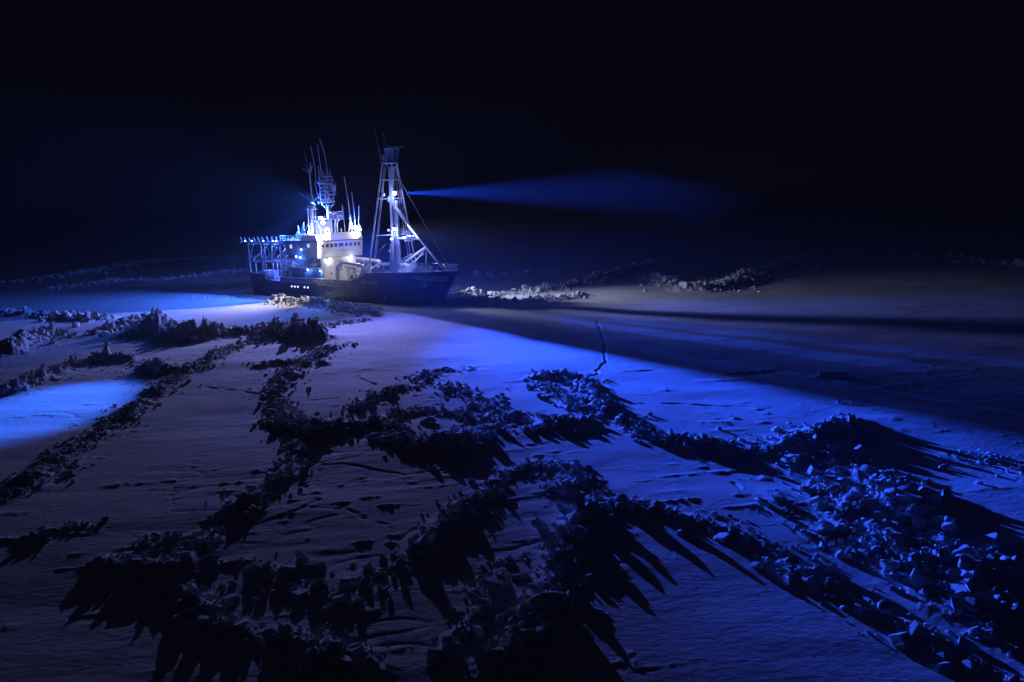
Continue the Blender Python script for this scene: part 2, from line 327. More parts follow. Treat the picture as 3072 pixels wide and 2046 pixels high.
# broken ice: block prototypes
def block_proto(seed, flat):
    r = random.Random(seed); bm = bmesh.new()
    n = r.randint(5, 7)
    for lv in (0, 1):
        for k in range(n):
            a = 2 * math.pi * (k + r.uniform(-.33, .33)) / n; q = r.uniform(.6, 1.2) * (1 if lv == 0 else r.uniform(.6, .98))
            bm.verts.new((math.cos(a) * q, math.sin(a) * q * r.uniform(.6, .9), (lv * 2 - 1) * flat * r.uniform(.75, 1.1)))
    g = bmesh.ops.convex_hull(bm, input=bm.verts)
    bmesh.ops.delete(bm, geom=[v for v in bm.verts if not v.link_faces], context='VERTS')
    bmesh.ops.bevel(bm, geom=bm.edges[:], offset=.03, segments=1, affect='EDGES')
    bmesh.ops.triangulate(bm, faces=bm.faces)
    bmesh.ops.recalc_face_normals(bm, faces=bm.faces)
    co = np.array([v.co[:] for v in bm.verts]); fa = np.array([[v.index for v in f.verts] for f in bm.faces]); bm.free()
    return co, fa
PROTO = [block_proto(i, f) for i, f in enumerate((.22, .32, .45, .55, .7, .25, .14, .4, .6, .12))]
blocks = []    # (ridge, x, y, z, size, proto, rotation)
for ri, (name, h, w, s, den, pts) in enumerate(RIDGES):
    if s < .8: s *= .74
    for (ax, ay), (bx, by) in zip(pts[:-1], pts[1:]):
        L = math.hypot(bx - ax, by - ay)
        n = int(L * w * 2 / (s * s) * 2.1 * den) + 1
        t = rng.random(n); off = rng.normal(0, .40, n) * w * np.where(rng.random(n) < .22, 2.3, 1.0)
        px = ax + (bx - ax) * t - (by - ay) / (L + 1e-6) * off + rng.normal(0, .3, n); py = ay + (by - ay) * t + (bx - ax) / (L + 1e-6) * off + rng.normal(0, .3, n)
        g_ = fbm(px / (1.6 * w + 1.5), py / (1.6 * w + 1.5), 7, 2); ok = rng.random(n) < np.clip(.85 + 1.4 * g_, .15, 1)
        px, py = px[ok], py[ok]; n = len(px)
        sz = s * np.clip(np.exp(rng.normal(-1.35, .62, n)), .12, .95)
        blocks += [(ri, a, b, c) for a, b, c in zip(px, py, sz)]
bx_ = np.array([b[1] for b in blocks]); by_ = np.array([b[2] for b in blocks]); bs = np.array([b[3] for b in blocks]); br = np.array([b[0] for b in blocks])
a, s = ship_xy(bx_, by_); keep = ~((a > -2) & (a < 59) & (np.abs(s) < 6.6)) & (by_ > 20)
bx_, by_, bs, br = bx_[keep], by_[keep], bs[keep], br[keep]
bz = ground(bx_, by_)
N = len(bx_); bp = rng.integers(0, len(PROTO), N)
ex = rng.normal(0, .36, N); ey = rng.normal(0, .36, N); ez = rng.random(N) * 6.283
steep = rng.random(N) < .18; ex[steep] += rng.normal(0, 1.0, steep.sum())
print('blocks', N)
def rotm(ax_, ay_, az_):
    ca, sa = math.cos(ax_), math.sin(ax_); cb, sb = math.cos(ay_), math.sin(ay_); cc, sc = math.cos(az_), math.sin(az_)
    Rx = np.array([[1, 0, 0], [0, ca, -sa], [0, sa, ca]]); Ry = np.array([[cb, 0, sb], [0, 1, 0], [-sb, 0, cb]]); Rz = np.array([[cc, -sc, 0], [sc, cc, 0], [0, 0, 1]])
    return Rz @ Ry @ Rx
inview = (np.abs(np.arctan2(bx_, by_)) < math.radians(33.5)) & (np.hypot(bx_, by_) > 26.5)
score = np.where(inview, bs / np.hypot(bx_, by_), 0)
big = set(np.argsort(-score)[:290].tolist())
proto_me = []
for i, (co, fa) in enumerate(PROTO):
    me = bpy.data.meshes.new('ice_block'); me.from_pydata(co.tolist(), [], fa.tolist()); me.materials.append(M['ice']); proto_me.append(me)
cos, fas, base = [], [], 0; named = []
for i in range(N):
    lift = bs[i] * .28
    if i in big:
        o = bpy.data.objects.new('ice_block', proto_me[bp[i]]); COL.objects.link(o)
        k = bs[i] * (1.75 if bp[i] in (0, 6, 9, 5) else 1.1)
        o.scale = (k, k, k); o.rotation_euler = (ex[i], ey[i], ez[i]); o.location = (bx_[i], by_[i], bz[i] + lift)
        nm = RIDGES[br[i]][0]; tag(o, None, 'ice block', 'ice blocks in the ' + nm); named.append((i, o))
        continue
    co, fa = PROTO[bp[i]]
    c = (co * bs[i]) @ rotm(ex[i], ey[i], ez[i]).T + np.array([bx_[i], by_[i], bz[i] + lift])
    cos.append(c); fas.append(fa + base); base += len(co)
# labels: size, shape, neighbourhood, then order from the left among the otherwise alike
WORDS = ('leftmost', 'second', 'third', 'fourth', 'fifth', 'sixth', 'seventh', 'eighth', 'ninth', 'tenth', 'eleventh', 'twelfth', 'thirteenth', 'fourteenth', 'fifteenth', 'sixteenth')
bags = {}
for i, o in named:
    ids = [j for j, _ in named if br[j] == br[i]]; px = bx_ / by_; rk = sorted(ids, key=lambda j: px[j]).index(i) / max(1, len(ids) - 1)
    size = 'large' if bs[i] > .34 else 'middling' if bs[i] > .24 else 'small'
    shape = 'upended' if steep[i] else 'flat' if bp[i] in (0, 6, 9, 5) else 'chunky'
    part = 'the ' if len(ids) < 4 else 'the left part of ' if rk < .34 else 'the middle of ' if rk < .67 else 'the right part of '
    bags.setdefault((size, shape, part + RIDGES[br[i]][0]), []).append((px[i], i, o))
for (size, shape, where), lst in bags.items():
    lst.sort(key=lambda t: t[0])
    where = where.replace('the left part of', 'left part of').replace('the right part of', 'right part of').replace('the middle of', 'middle of')
    for k, (_, i, o) in enumerate(lst):
        pre = '' if len(lst) == 1 else 'leftmost ' if k == 0 else 'rightmost ' if k == len(lst) - 1 else WORDS[min(k, 15)] + '-from-left '
        o['label'] = pre + size + ' ' + shape + ' ice block, ' + where
        if len(o['label'].split()) > 16: o['label'] = o['label'].replace(' ice block,', ' block,')
rub = np_mesh('ice_rubble', np.concatenate(cos), np.concatenate(fas), M['ice'])
tag(rub, 'countless small broken ice chunks heaped along the pressure ridges', 'ice rubble', kind='stuff')

# ------------------------------------------------------------------ the ship
ship = bpy.data.objects.new('ship', None); COL.objects.link(ship)
ship.location = (SX, SY, 0); ship.rotation_euler = (0, 0, -TH)
tag(ship, 'dark blue research ship with white bridge and tall foremast, lights on, frozen into the ice', 'ship')

def interp(x, tab):
    for (x0, y0), (x1, y1) in zip(tab[:-1], tab[1:]):
        if x <= x1: return y0 + (y1 - y0) * max(0, (x - x0)) / (x1 - x0)
    return tab[-1][1]
DECKB = [(0, 5.4), (4, 6.0), (10, 6.25), (40, 6.25), (45, 6.0), (51, 5.25), (56.8, 3.3), (59.5, 1.55), (60.93, .05)]
WLB = [(0, 4.6), (5, 5.8), (12, 6.2), (36, 6.2), (42, 5.75), (48, 4.5), (53, 2.4), (56.9, .04)]
TOPZ = [(0, 4.75), (6.7, 4.6), (6.71, 3.5), (12.9, 3.25), (12.91, 4.15), (26, 4.25), (37.1, 4.15), (40, 4.95), (42, 5.9), (45, 6.0), (51.6, 6.15), (60.93, 6.35)]
xs = sorted(set([0, 3, 6.69, 6.71, 10, 12.89, 12.91] + [14 + 2 * k for k in range(12)] + [37.1, 38.5, 40, 41, 42, 43.5, 45, 46.5, 48, 49.5, 51, 52.5, 54, 55.5, 57, 58, 59, 60, 60.93]))
def section(x, s_sign, z):      # half-breadth at height z
    zt = interp(x, TOPZ); f = min(1, max(0, (z + 1.0) / (zt + 1.0)))
    bd = interp(x, DECKB)
    xw = x if x < 40 else 40 + (x - 40) * (56.9 - 40) / (60.93 - 40)
    bw = interp(xw, WLB)
    return (bw + (bd - bw) * f ** 1.5)
def xat(x, z):                  # raked stem: slide stations aft at low z
    if x < 40: return x
    f = min(1.0, max(0.0, (z - .3) / 5.9)); return 40 + (x - 40) * ((56.9 - 40) + (60.93 - 56.9) * f) / (60.93 - 40)
hull = MB()
rows = []
for x in xs:
    zt = interp(x, TOPZ); ring = []
    zs = [-1.2, 0, .8, 1.6, 2.4, 3.1] + [3.1 + (zt - 3.1) * k / 3 for k in (1, 2, 3)]
    for z in zs: ring.append((xat(x, z), section(x, 1, z), z))
    rows.append(ring)
n = len(rows[0])
for sgn in (1, -1):
    vs = []
    for ring in rows: vs += [S(a, b * sgn, c) for a, b, c in ring]
    hull.add(vs, [(i * n + j, (i + 1) * n + j, (i + 1) * n + j + 1, i * n + j + 1) for i in range(len(rows) - 1) for j in range(n - 1)])
    vi = []
    for x in xs:               # inner bulwark skin and cap
        zt = interp(x, TOPZ); b = interp(x, DECKB); zd = 3.2 if x < 41 else 5.65
        bi = max(.02, b - .16); vi += [S(x, b * sgn, zt), S(x, bi * sgn, zt), S(x, bi * sgn, min(zd, zt - .05))]
    hull.add(vi, [(i * 3 + j, (i + 1) * 3 + j, (i + 1) * 3 + j + 1, i * 3 + j + 1) for i in range(len(xs) - 1) for j in (0, 1)])
t0 = rows[0]
hull.add([S(a, b, c) for a, b, c in t0] + [S(a, -b, c) for a, b, c in t0], [(j, j + 1, n + j + 1, n + j) for j in range(n - 1)])
me = None
hull_o = hull.build('hull', M['navy'], ship)
# deck
dk = MB()
def deck(x0, x1, z, step=2.0):
    k = max(1, int((x1 - x0) / step)); v = []
    for i in range(k + 1):
        x = x0 + (x1 - x0) * i / k; b = max(.03, interp(x, DECKB) - .12); v += [S(x, b, z), S(x, -b, z)]
    dk.add(v, [(2 * i, 2 * i + 2, 2 * i + 3, 2 * i + 1) for i in range(k)])
deck(.1, 41, 3.2); deck(41, 60.7, 5.66, 1.5)
dk.box(40.9, 41.1, -6.0, 6.0, 3.2, 5.65)
dk.build('deck', M['deck'], ship)
# frosted bulwark band with hanging ice, white stripes, dark sheer strake
def strip(x0, x1, zlo, zhi, off=.03, side=1, step=.6, jag=0):
    b = MB(); k = max(1, int((x1 - x0) / step)); v = []; r = random.Random(3)
    for i in range(k + 1):
        x = x0 + (x1 - x0) * i / k
        zh = zhi(x) if callable(zhi) else zhi; zl = (zlo(x) if callable(zlo) else zlo) - r.random() * jag
        v += [S(xat(x, zl), (section(x, 1, zl) + off) * side, zl), S(xat(x, zh), (section(x, 1, zh) + off) * side, zh)]
    b.add(v, [(2 * i, 2 * i + 2, 2 * i + 3, 2 * i + 1) for i in range(k)])
    return b
bul = strip(24.9, 37.0, 3.35, lambda x: interp(x, TOPZ) - .03, .025).build('bulwark_frost', M['frost'], hull_o)
strip(26, 37.2, 2.95, 3.25, .10, jag=.25, step=.35).build('icicle_fringe', M['frost'], hull_o)
strip(12.95, 24.9, 3.05, lambda x: interp(x, TOPZ) - .03, .02).build('bulwark_plate', M['blue_wall'], hull_o)
strip(41.5, 60.5, lambda x: interp(x, TOPZ) - .72 - .5 * max(0, (50 - x) / 9), lambda x: interp(x, TOPZ) - .02, .03, jag=.1).build('dark_sheer_band', M['navy_dark'], hull_o)
for z, a in ((5.25, 53.2), (4.88, 54.3), (4.5, 55.3)):
    strip(a, 59.9, z - .06, z + .06, .04).build('bow_stripe', M['letter'], hull_o)
r = random.Random(5); pb = MB(); v = [S(xat(55.8, 3.6), section(55.8, 1, 3.6) + .06, 3.6)]
for k in range(16):
    q = 2 * math.pi * k / 16; d = .45 + r.random() * .5; x, z = 55.8 + d * 1.25 * math.cos(q), 3.6 + d * .8 * math.sin(q); v.append(S(xat(x, z), section(x, 1, z) + .06, z))
pb.add(v, [(0, k + 1, (k + 1) % 16 + 1) for k in range(16)]); pb.build('frost_patch', M['frost'], hull_o)
r = random.Random(9)
for k in range(30):
    x = 29 + r.random() * 12; z = .9 + r.random() * 1.1; d = .1 + r.random() * .3; b_ = section(x, 1, z) + .03; sc = MB()
    sc.add([S(x - d, b_, z - d * r.random()), S(x + d * .6, b_ + .03, z - d), S(x + d, b_, z + d * .3), S(x - d * .2, b_ + .03, z + d * r.random())], [(0, 1, 2, 3)])
    sc.build('frost_patch', M['frost'], hull_o)
def disc(x, s, z, r, axis='s', n=14, t=.05):
    b = MB()
    if axis == 's': b.tube((x, s - t, z), (x, s + t, z), r, n=n)
    else: b.tube((x - t, s, z), (x + t, s, z), r, n=n)
    return b
disc(xat(47, 1.1), section(47, 1, 1.1) + .03, 1.15, .26).build('thruster_mark', M['letter'], hull_o)
for x, z, lit in ((17.1, 2.28, 1), (18.2, 2.28, 1), (19.28, 2.28, 1), (21.62, 2.27, 1), (22.78, 2.26, 1), (28.5, 2.2, 0), (33.8, 2.26, 0), (35.5, 2.25, 0), (41.1, 2.3, 0), (27.0, 2.25, 0)):
    disc(x, section(x, 1, z) + .02, z, .19 if lit else .13).build('porthole', M['porthole_lit'] if lit else M['frost'], hull_o)
def lettering(txt, size, mat, parent, loc, rot, name='lettering', ext=.012, sp=1.0):
    cu = bpy.data.curves.new(name, 'FONT'); cu.body = txt; cu.size = size; cu.extrude = ext; cu.space_character = sp
    t = bpy.data.objects.new(name, cu); COL.objects.link(t)
    dg = bpy.context.evaluated_depsgraph_get(); me = bpy.data.meshes.new_from_object(t.evaluated_get(dg))
    bpy.data.objects.remove(t); me.materials.clear(); me.materials.append(mat)
    o = bpy.data.objects.new(name, me); COL.objects.link(o); o.parent = parent; o.location = loc; o.rotation_euler = rot
    return o
# starboard side: reads from aft to forward; local +x is forward, outward is -y
lettering('T-83-T', .95, M['letter'], hull_o, S(39.55, section(41, 1, 4) + .07, 3.72), (math.radians(90), 0, math.radians(.6)), 'registration_lettering', sp=.95)
lettering('LANCE', .72, M['letter'], hull_o, S(42.5, section(43, 1, 4) + .13, 3.72), (math.radians(90), 0, math.radians(4)), 'name_lettering')
rl = MB()
def edge(x, d=.15): return max(.05, interp(x, DECKB) - d)
for sg in (1, -1):
    p = [(x, sg * edge(x), interp(x, TOPZ)) for x in ((42.5, 45, 48, 51, 53.5, 56, 58, 59.5) if sg > 0 else (42.5, 47, 51, 55, 58, 59.5))]
    rl.rail(p, 1.05, 3, .035, 1.7)
rl.rail([(59.5, edge(59.5), 6.3), (60.7, .1, 6.35), (59.5, -edge(59.5), 6.3)], 1.2, 3, .045, .8)
rl.box(59.2, 60.6, -1.2, 1.2, 7.48, 7.55)
rl.build('bow_railing', M['rail'], hull_o)
rim = MB()
for i in range(len(xs) - 1):
    if xs[i] >= 12.9:
        a_, b_ = xs[i], xs[i + 1]
        rim.beam((a_, interp(a_, DECKB) - .08, interp(a_, TOPZ) + .04), (b_, interp(b_, DECKB) - .08, interp(b_, TOPZ) + .04), .26, .09)
rim.build('gunwale_cap', M['deck'], hull_o)

# superstructure: lower house, tower, wheelhouse
low = MB(); low.box(13.6, 26.0, -5.0, 5.1, 3.2, 6.35)
low_o = low.build('lower_house', M['blue_wall'], ship)
slab = MB(); slab.box(12.6, 26.2, -5.6, 5.7, 6.35, 6.5); slab.build('boat_deck', M['deck'], low_o)
b = MB(); b.rail([(13.0, 5.6, 6.5), (26.0, 5.6, 6.5)], 1.0, 3, .03, 1.3); b.rail([(13.0, -5.4, 6.5), (13.0, 5.5, 6.5)], 1.0, 3, .03, 1.5); b.build('boat_deck_railing', M['rail'], low_o)
b = MB(); b.box(15.0, 15.8, 5.1, 5.16, 3.4, 5.4); b.build('side_door', M['steel'], low_o)
b = MB(); b.box(20.6, 21.3, 5.1, 5.16, 3.4, 5.4); b.build('side_door', M['steel'], low_o)
b = MB()
for k in range(6): b.box(12.9, 13.5, 3.0 + k * .25, 4.6, 3.4 + k * .45, 3.5 + k * .45)
b.build('deck_locker', M['steel'], low_o)
tw = MB(); tw.box(17.6, 26.25, -4.55, 4.95, 6.5, 11.9)
tower = tw.build('tower', M['blue_wall'], ship)
hg = MB(); hg.box(13.7, 17.55, -4.4, 4.5, 8.9, 11.9); hg.build('hangar_block', M['blue_wall'], tower)
hg = MB(); hg.box(13.7, 17.55, -4.4, 3.0, 6.5, 8.9); hg.build('hangar_block', M['blue_wall'], tower)
b = MB(); b.box(15.1, 15.8, 4.5, 4.55, 10.5, 11.3); b.build('window', M['window_lit'], tower)
fr = MB(); fr.box(26.0, 26.4, -4.6, 5.0, 3.2, 11.0)
front = fr.build('house_front', M['white'], ship)
for x0, x1, z0, z1 in ((4.3, 3.7, 6.0, 7.6),):
    b = MB(); b.box(26.4, 26.46, x1, x0, z0, z1); b.build('front_panel', M['white_rusty'], front)
for s0, z0, rr_ in ((2.6, 5.1, .2), (.9, 5.0, .17), (1.0, 6.4, .15), (-.2, 5.6, .2), (-3.6, 5.5, .18)):
    disc(26.43, s0, z0, rr_, 'x').build('porthole', M['glass'], front)
for s0 in (-.4, -2.9):
    b = MB(); b.box(26.4, 26.46, s0 - .5, s0 + .5, 3.4, 5.9); b.build('front_door', M['white_rusty'], front)
b = MB()
for z in (6.5, 8.4): b.box(26.4, 26.45, -4.6, 5.0, z, z + .05)
for s0 in (4.7, 1.6, -2.0): b.tube((26.48, s0, 3.4), (26.48, s0, 8.5), .05, n=5)
for k in range(7): b.tube((26.5, 1.3 - k * .33, 7.0 + (k % 3) * .35), (26.5, 1.2 - k * .33, 7.7 + (k % 2) * .3), .06, n=4)
b.build('pipework', M['steel'], front)
# wheelhouse
wh = MB()
wh.prism([(24.3, 8.75), (26.75, 8.6), (27.1, 11.95), (24.3, 11.95)], 6.2, -6.1)
wheel = wh.build('wheelhouse', M['white'], ship)
def wx(z, off=.0): return 26.75 + .35 * (z - 8.6) / 3.35 + off
wn = [(5.42, 4.52), (4.12, 3.28), (2.92, 2.12), (1.80, .98), (.62, -.72), (-1.12, -1.92), (-2.3, -3.05), (-3.5, -4.2), (-4.65, -5.3)]
for a_, c_ in wn:
    b = MB(); z0, z1 = 10.72, 11.5
    v = [S(wx(z0, .02), a_, z0), S(wx(z0, .02), c_, z0), S(wx(z1, .02), c_, z1), S(wx(z1, .02), a_, z1)]
    v += [p - Vector((.06, 0, 0)) for p in v]
    b.add(v, [(0, 1, 2, 3), (7, 6, 5, 4), (0, 4, 5, 1), (1, 5, 6, 2), (2, 6, 7, 3), (3, 7, 4, 0)])
    o = b.build('window', M['glass'], wheel)
    b = MB()
    for p, q in (((a_, z0), (c_, z0)), ((a_, z1), (c_, z1)), ((a_, z0), (a_, z1)), ((c_, z0), (c_, z1))):
        b.tube((wx(p[1], .03), p[0], p[1]), (wx(q[1], .03), q[0], q[1]), .035, n=4)
    b.build('window_frame', M['white_rusty'], wheel)
lettering('LANCE', .62, M['letter_dark'], wheel, S(wx(9.85, .05), .42, 9.82), (math.radians(90 - 6), 0, math.radians(90)), 'name_lettering', sp=1.15)
b = MB(); b.prism([(26.78, 8.52), (26.9, 8.52), (26.9, 8.62), (26.78, 8.62)], 6.25, -6.15); b.build('sill', M['steel'], wheel)
# side windows of the upper bridge deck and its roof
for x0, x1 in ((21.9, 22.35), (22.5, 22.8), (23.4, 23.75), (23.95, 24.15)):
    b = MB(); b.box(x0, x1, 4.95, 5.0, 10.75, 11.5); b.build('window', M['window_lit'], tower)
rf = MB(); rf.box(13.4, 27.0, -5.9, 6.1, 11.96, 12.2); roof = rf.build('bridge_roof', M['dark'], ship)
pr = MB()
pr.prism([(26.4, 12.2), (26.95, 12.2), (26.75, 13.45), (26.55, 13.45)], 6.2, -6.2)
pr.box(21.5, 26.6, 6.0, 6.15, 12.2, 13.3); pr.box(21.5, 26.6, -6.15, -6.0, 12.2, 13.3)
pr.box(26.5, 26.72, -5.9, 1.5, 13.45, 13.75)
pr.build('roof_parapet', M['white'], roof)
b = MB(); b.rail([(13.5, 5.7, 12.2), (21.4, 5.9, 12.2)], 1.1, 2, .035, 1.0)
for k in range(10): b.box(14.2 + k * .8, 14.6 + k * .8, 5.2 - (k % 3) * .6, 5.7 - (k % 3) * .6, 12.2, 12.35 + (k * 7 % 5) * .12)
b.build('roof_railing', M['rail'], roof)
b = MB(); b.box(16.5, 24.0, -3.4, 3.9, 12.2, 13.5); b.prism([(18.6, 13.5), (23.2, 13.5), (22.4, 16.3), (19.4, 16.3)], 2.2, -1.2)
fun = b.build('funnel_house', M['white'], ship)
b = MB()
for k in range(4): b.tube((19.9 + .55 * k, .7 - .4 * k, 16.2), (19.8 + .55 * k, .7 - .4 * k, 17.3), .17, n=8)
b.build('exhaust_pipe', M['dark'], fun)
# side hull pipes / ladders on tower side
b = MB()
for k in range(9): b.tube((19.0 + k * .32, 5.06, 10.9 - k * .46), (19.6 + k * .32, 5.3, 10.9 - k * .46), .04, n=4)
b.tube((18.7, 5.3, 11.2), (21.7, 5.3, 6.7), .05, n=4); b.tube((19.5, 5.4, 11.2), (22.5, 5.4, 6.7), .05, n=4)
b.build('side_stair', M['rail'], tower)
# life raft, locker, deck clutter beside the lower house
for x in (16.2, 18.2, 24.3):
    b = MB(); b.tube((x - .6, 5.3, 7.0), (x + .6, 5.3, 7.0), .35, n=12); b.build('life_raft', M['white'], ship)
b = MB()
for a_ in ((22.6, 26.2), (23.6, 26.0)): b.tube((a_[0], 5.2, 6.5), (24.4, 5.2, 8.4), .05, n=4)
b.tube((24.6, 5.2, 6.5), (24.4, 5.2, 8.4), .05, n=4); b.tube((24.4, 5.2, 8.4), (25.8, 5.6, 7.0), .05, n=4); b.build('small_davit', M['rail'], ship)

# helideck on stilts
hd = MB(); hd.box(-2.0, 13.6, -5.6, 5.6, 11.72, 11.98); heli = hd.build('helideck', M['container'], ship)
b = MB()
for k in range(9):
    x = -1.5 + k * 1.75; b.tube((x, 5.7, 11.9), (x - .15, 6.1, 13.1), .05, n=4); b.tube((x, -5.7, 11.9), (x - .15, -6.1, 13.1), .05, n=4)
for k in range(7): b.tube((-2.1, -5 + k * 1.7, 11.9), (-2.6, -5 + k * 1.7, 13.0), .05, n=4)
for sg in (1, -1): b.tube((-2, sg * 5.85, 12.0), (13.5, sg * 5.85, 12.0), .06, n=4)
b.tube((-2.6, 5.7, 11.7), (-2.0, 5.7, 11.8), .1, n=4)
b.build('safety_net_frame', M['rail'], heli)
for x in (-.6, 2.0, 6.6, 10.2, 11.4):
    b = MB(); b.ball((x, 5.45, 12.12), .17, nu=8, nv=5); b.build('deck_edge_lamp', M['lamp_small'], heli)
for i, (x, s_, r_) in enumerate([(x, s_, .17) for x in (-.1, 4.9, 9.0, 12.2) for s_ in (5.0, -5.0)]):
    b = MB(); b.tube((x, s_, 3.3), (x - .1, s_, 11.75), r_, n=8); b.build('stilt', M['mast'], heli)
b = MB()
for s_ in (5.0, -5.0):
    for a_, c_ in (((4.9, 7.5), (7.2, 11.6)), ((9.0, 7.5), (6.8, 11.6)), ((9.0, 8.6), (11.9, 11.6)), ((12.2, 9.8), (9.2, 11.6)), ((4.9, 9.2), (5.9, 3.5)), ((-.1, 8), (2.0, 11.6)), ((6.2, 11.4), (6.2, 3.6))):
        b.tube((a_[0], s_, a_[1]), (c_[0], s_, c_[1]), .09, n=6)
for x in (1.0, 5.3, 9.2, 12.4): b.tube((x, -5, 11.4), (x, 5, 11.4), .12, n=6); b.tube((x, -5, 7.5), (x, 0, 11.4), .09, n=6); b.tube((x, 5, 7.5), (x, 0, 11.4), .09, n=6)
for s_ in (4, 1.5, -1.5, -4): b.tube((-1.5, s_, 11.5), (13, s_, 11.5), .12, n=6)
b.build('bracing', M['mast'], heli)
mp = MB(); mp.box(-.8, 12.6, -5.3, 5.3, 7.25, 7.42); mid = mp.build('middle_platform', M['steel'], ship)
b = MB(); b.rail([(5.2, 5.25, 7.42), (12.5, 5.25, 7.42)], 1.1, 4, .035, 1.2); b.rail([(-.8, -5.2, 7.42), (-.8, 5.2, 7.42), (3.6, 5.25, 7.42)], 1.1, 2, .035, 1.6)
b.rail([(-.8, -5.2, 7.42), (12.5, -5.2, 7.42)], 1.1, 3, .035, 1.6); b.build('railing', M['rail'], mid)
for x, s_ in ((2.2, 5.0), (2.2, -5.0), (7.6, 2.0), (8.4, 3.5)):
    b = MB(); b.tube((x, s_, 3.3), (x, s_, 7.25), .16, n=8); b.build('post', M['rail'], mid)
b = MB()
for k in range(8): b.box(12.5 + .14 * k, 13.6 + .1 * k, 4.2, 5.3, 11.0 - k * .42, 11.06 - k * .42)
b.tube((12.5, 5.3, 11.2), (13.8, 5.3, 7.6), .05, n=4); b.build('stair', M['rail'], mid)
b = MB(); b.box(2.6, 5.4, 1.5, 4.2, 3.25, 5.2); b.build('deck_container', M['white'], ship)
b = MB(); b.box(6.8, 12.4, -4.5, -1.0, 3.25, 5.3); b.build('deck_container', M['white'], ship)
b = MB(); b.tube((5.6, 3.2, 3.9), (5.6, 4.4, 3.9), .6, n=12); b.build('winch_drum', M['container'], ship)
b = MB(); b.box(12.0, 13.4, 2.8, 4.8, 3.25, 5.6); b.build('deck_container', M['steel'], ship)
b = MB(); b.beam((12.2, 4.8, 6.3), (15.8, 5.3, 6.9), .5, .4); b.ball((14.2, 5.2, 6.0), .7, sz=.6); b.beam((13.4, 4.9, 7.1), (12.6, 4.9, 8.3), .3, .3); b.build('work_boat_davit', M['rail'], ship)

# radome and antennas
b = MB()
for dx, ds in ((-.8, -.8), (.8, -.8), (.8, .8), (-.8, .8)): b.tube((21.6 + dx * .9, 3 + ds * .6, 13.4), (21.6 + dx * .8, 3 + ds * .6, 18.9), .1, n=6)
b.tube((21.5, 3, 13.4), (21.6, 3, 18.9), .35, n=8); b.box(20.6, 22.6, 2.1, 3.9, 18.85, 19.0)
b.tube((20.9, 3.5, 16), (19, 3.5, 13.4), .06, n=4)
rd = b.build('radome_tower', M['mast'], ship)
b = MB(); b.ball((21.7, 3, 19.35), .92, lo=-.12, sz=1.0, nu=16, nv=8); b.build('radome', M['white'], rd, True)
def whip(pts, r=.07, r2=.03, mat='mast', parent=None, name='whip_antenna'):
    return MB().path([tuple(p) for p in pts], r * 1.5, r2 * 2).build(name, M[mat], parent or ship)
whip([(22.1, 3, 20.3), (21.95, 3, 23.5), (21.78, 3, 26.3)], .11, .09, parent=rd)
whip([(21.78, 3, 26.3), (21.3, 3, 28.6), (20.46, 3, 31.16)], .05, .03, parent=rd)
for p in ((19.4, 3, 27.8), (20.4, 3, 28.3), (22.9, 3, 28.0), (22.4, 3, 28.9)): whip([(21.8, 3, 26.3), p], .04, .025, parent=rd)
for p in ((17.8, 3, 22.45), (24.6, 3, 21.6)): whip([(22.1, 3, 20.3), p], .07, .05, parent=rd)
# lattice mast (at x 22)
LX = 22.0
LW, LS0, LS1 = .85, .0, -2.2
lt = MB(); s0, s1 = .45, -2.95
cs = lambda z, w0=1.6: None
for (xa, sa) in ((LX - LW, LS0), (LX + LW, LS0), (LX + LW, LS1), (LX - LW, LS1)):
    lt.tube((xa, sa, 20.2), (xa, sa, 25.9), .1, n=6)
    lt.tube((LX + (xa - LX) * .15, -1.3 + (sa + 1.3) * .2, 18.6), (xa, sa, 20.2), .1, n=6)
for z in (20.3, 21.0, 21.8, 22.6, 23.4, 24.2, 25.0, 25.8):
    q = [(LX - LW, LS0, z), (LX + LW, LS0, z), (LX + LW, LS1, z), (LX - LW, LS1, z)]
    for i in range(4): lt.tube(q[i], q[(i + 1) % 4], .07, n=5)
    j = int(z * 10) % 2
    if z < 25.5: lt.tube(q[0], (q[3][0], q[3][1], z + .8), .05, n=4); lt.tube(q[2], (q[1][0], q[1][1], z + .8), .05, n=4); lt.tube((LX, -1.3, z), (q[j][0], q[j][1], z + .7), .05, n=4)
for z, a_, c_ in ((24.4, 1.3, -2.6), (22.0, 1.4, -3.7), (20.6, .7, -3.0), (19.6, .1, -2.4)): 
    lt.tube((LX, a_, z), (LX, c_, z), .1, n=6); lt.box(LX - .6, LX + .6, c_ + .6, a_ - .6, z - .04, z + .02)
lt.tube((LX, -1.3, 18.6), (LX, -1.3, 25.9), .22, n=8)
lat = lt.build('lattice_mast', M['mast'], ship)
b = MB(); b.tube((22, -1.3, 12.2), (22, -1.3, 18.8), .55, .5, n=10); b.build('mast_trunk', M['mast'], lat)
r = random.Random(12); b = MB()
for k in range(26):
    z = r.uniform(19.4, 26.3); s_ = r.choice((r.uniform(.0, .7), r.uniform(-2.9, -2.2), r.uniform(-2.2, 0))); x = LX + r.uniform(-.8, .8)
    d = r.uniform(.08, .2); b.box(x - d, x + d, s_ - d, s_ + d, z, z + d * r.uniform(1, 2.6))
for k in range(10): s_ = .3 - k * .3; b.tube((LX, s_, 25.9), (LX, s_, 26.5 + (k * 7 % 4) * .35), .05, n=4)
b.build('instrument', M['mast'], lat)
b = MB(); b.tube((LX + .9, -2.3, 23.3), (LX + 1.0, -2.3, 23.3), .6, n=16); b.build('direction_finder_loop', M['steel'], lat)
whip([(LX, 1.6, 24.5), (LX, 1.55, 26.5), (LX, 1.75, 28.5), (LX, 2.35, 32.2)], .06, .035, parent=lat)
whip([(LX, .0, 26), (LX, .05, 27.1), (LX, .6, 32.6)], .06, .03, parent=lat)
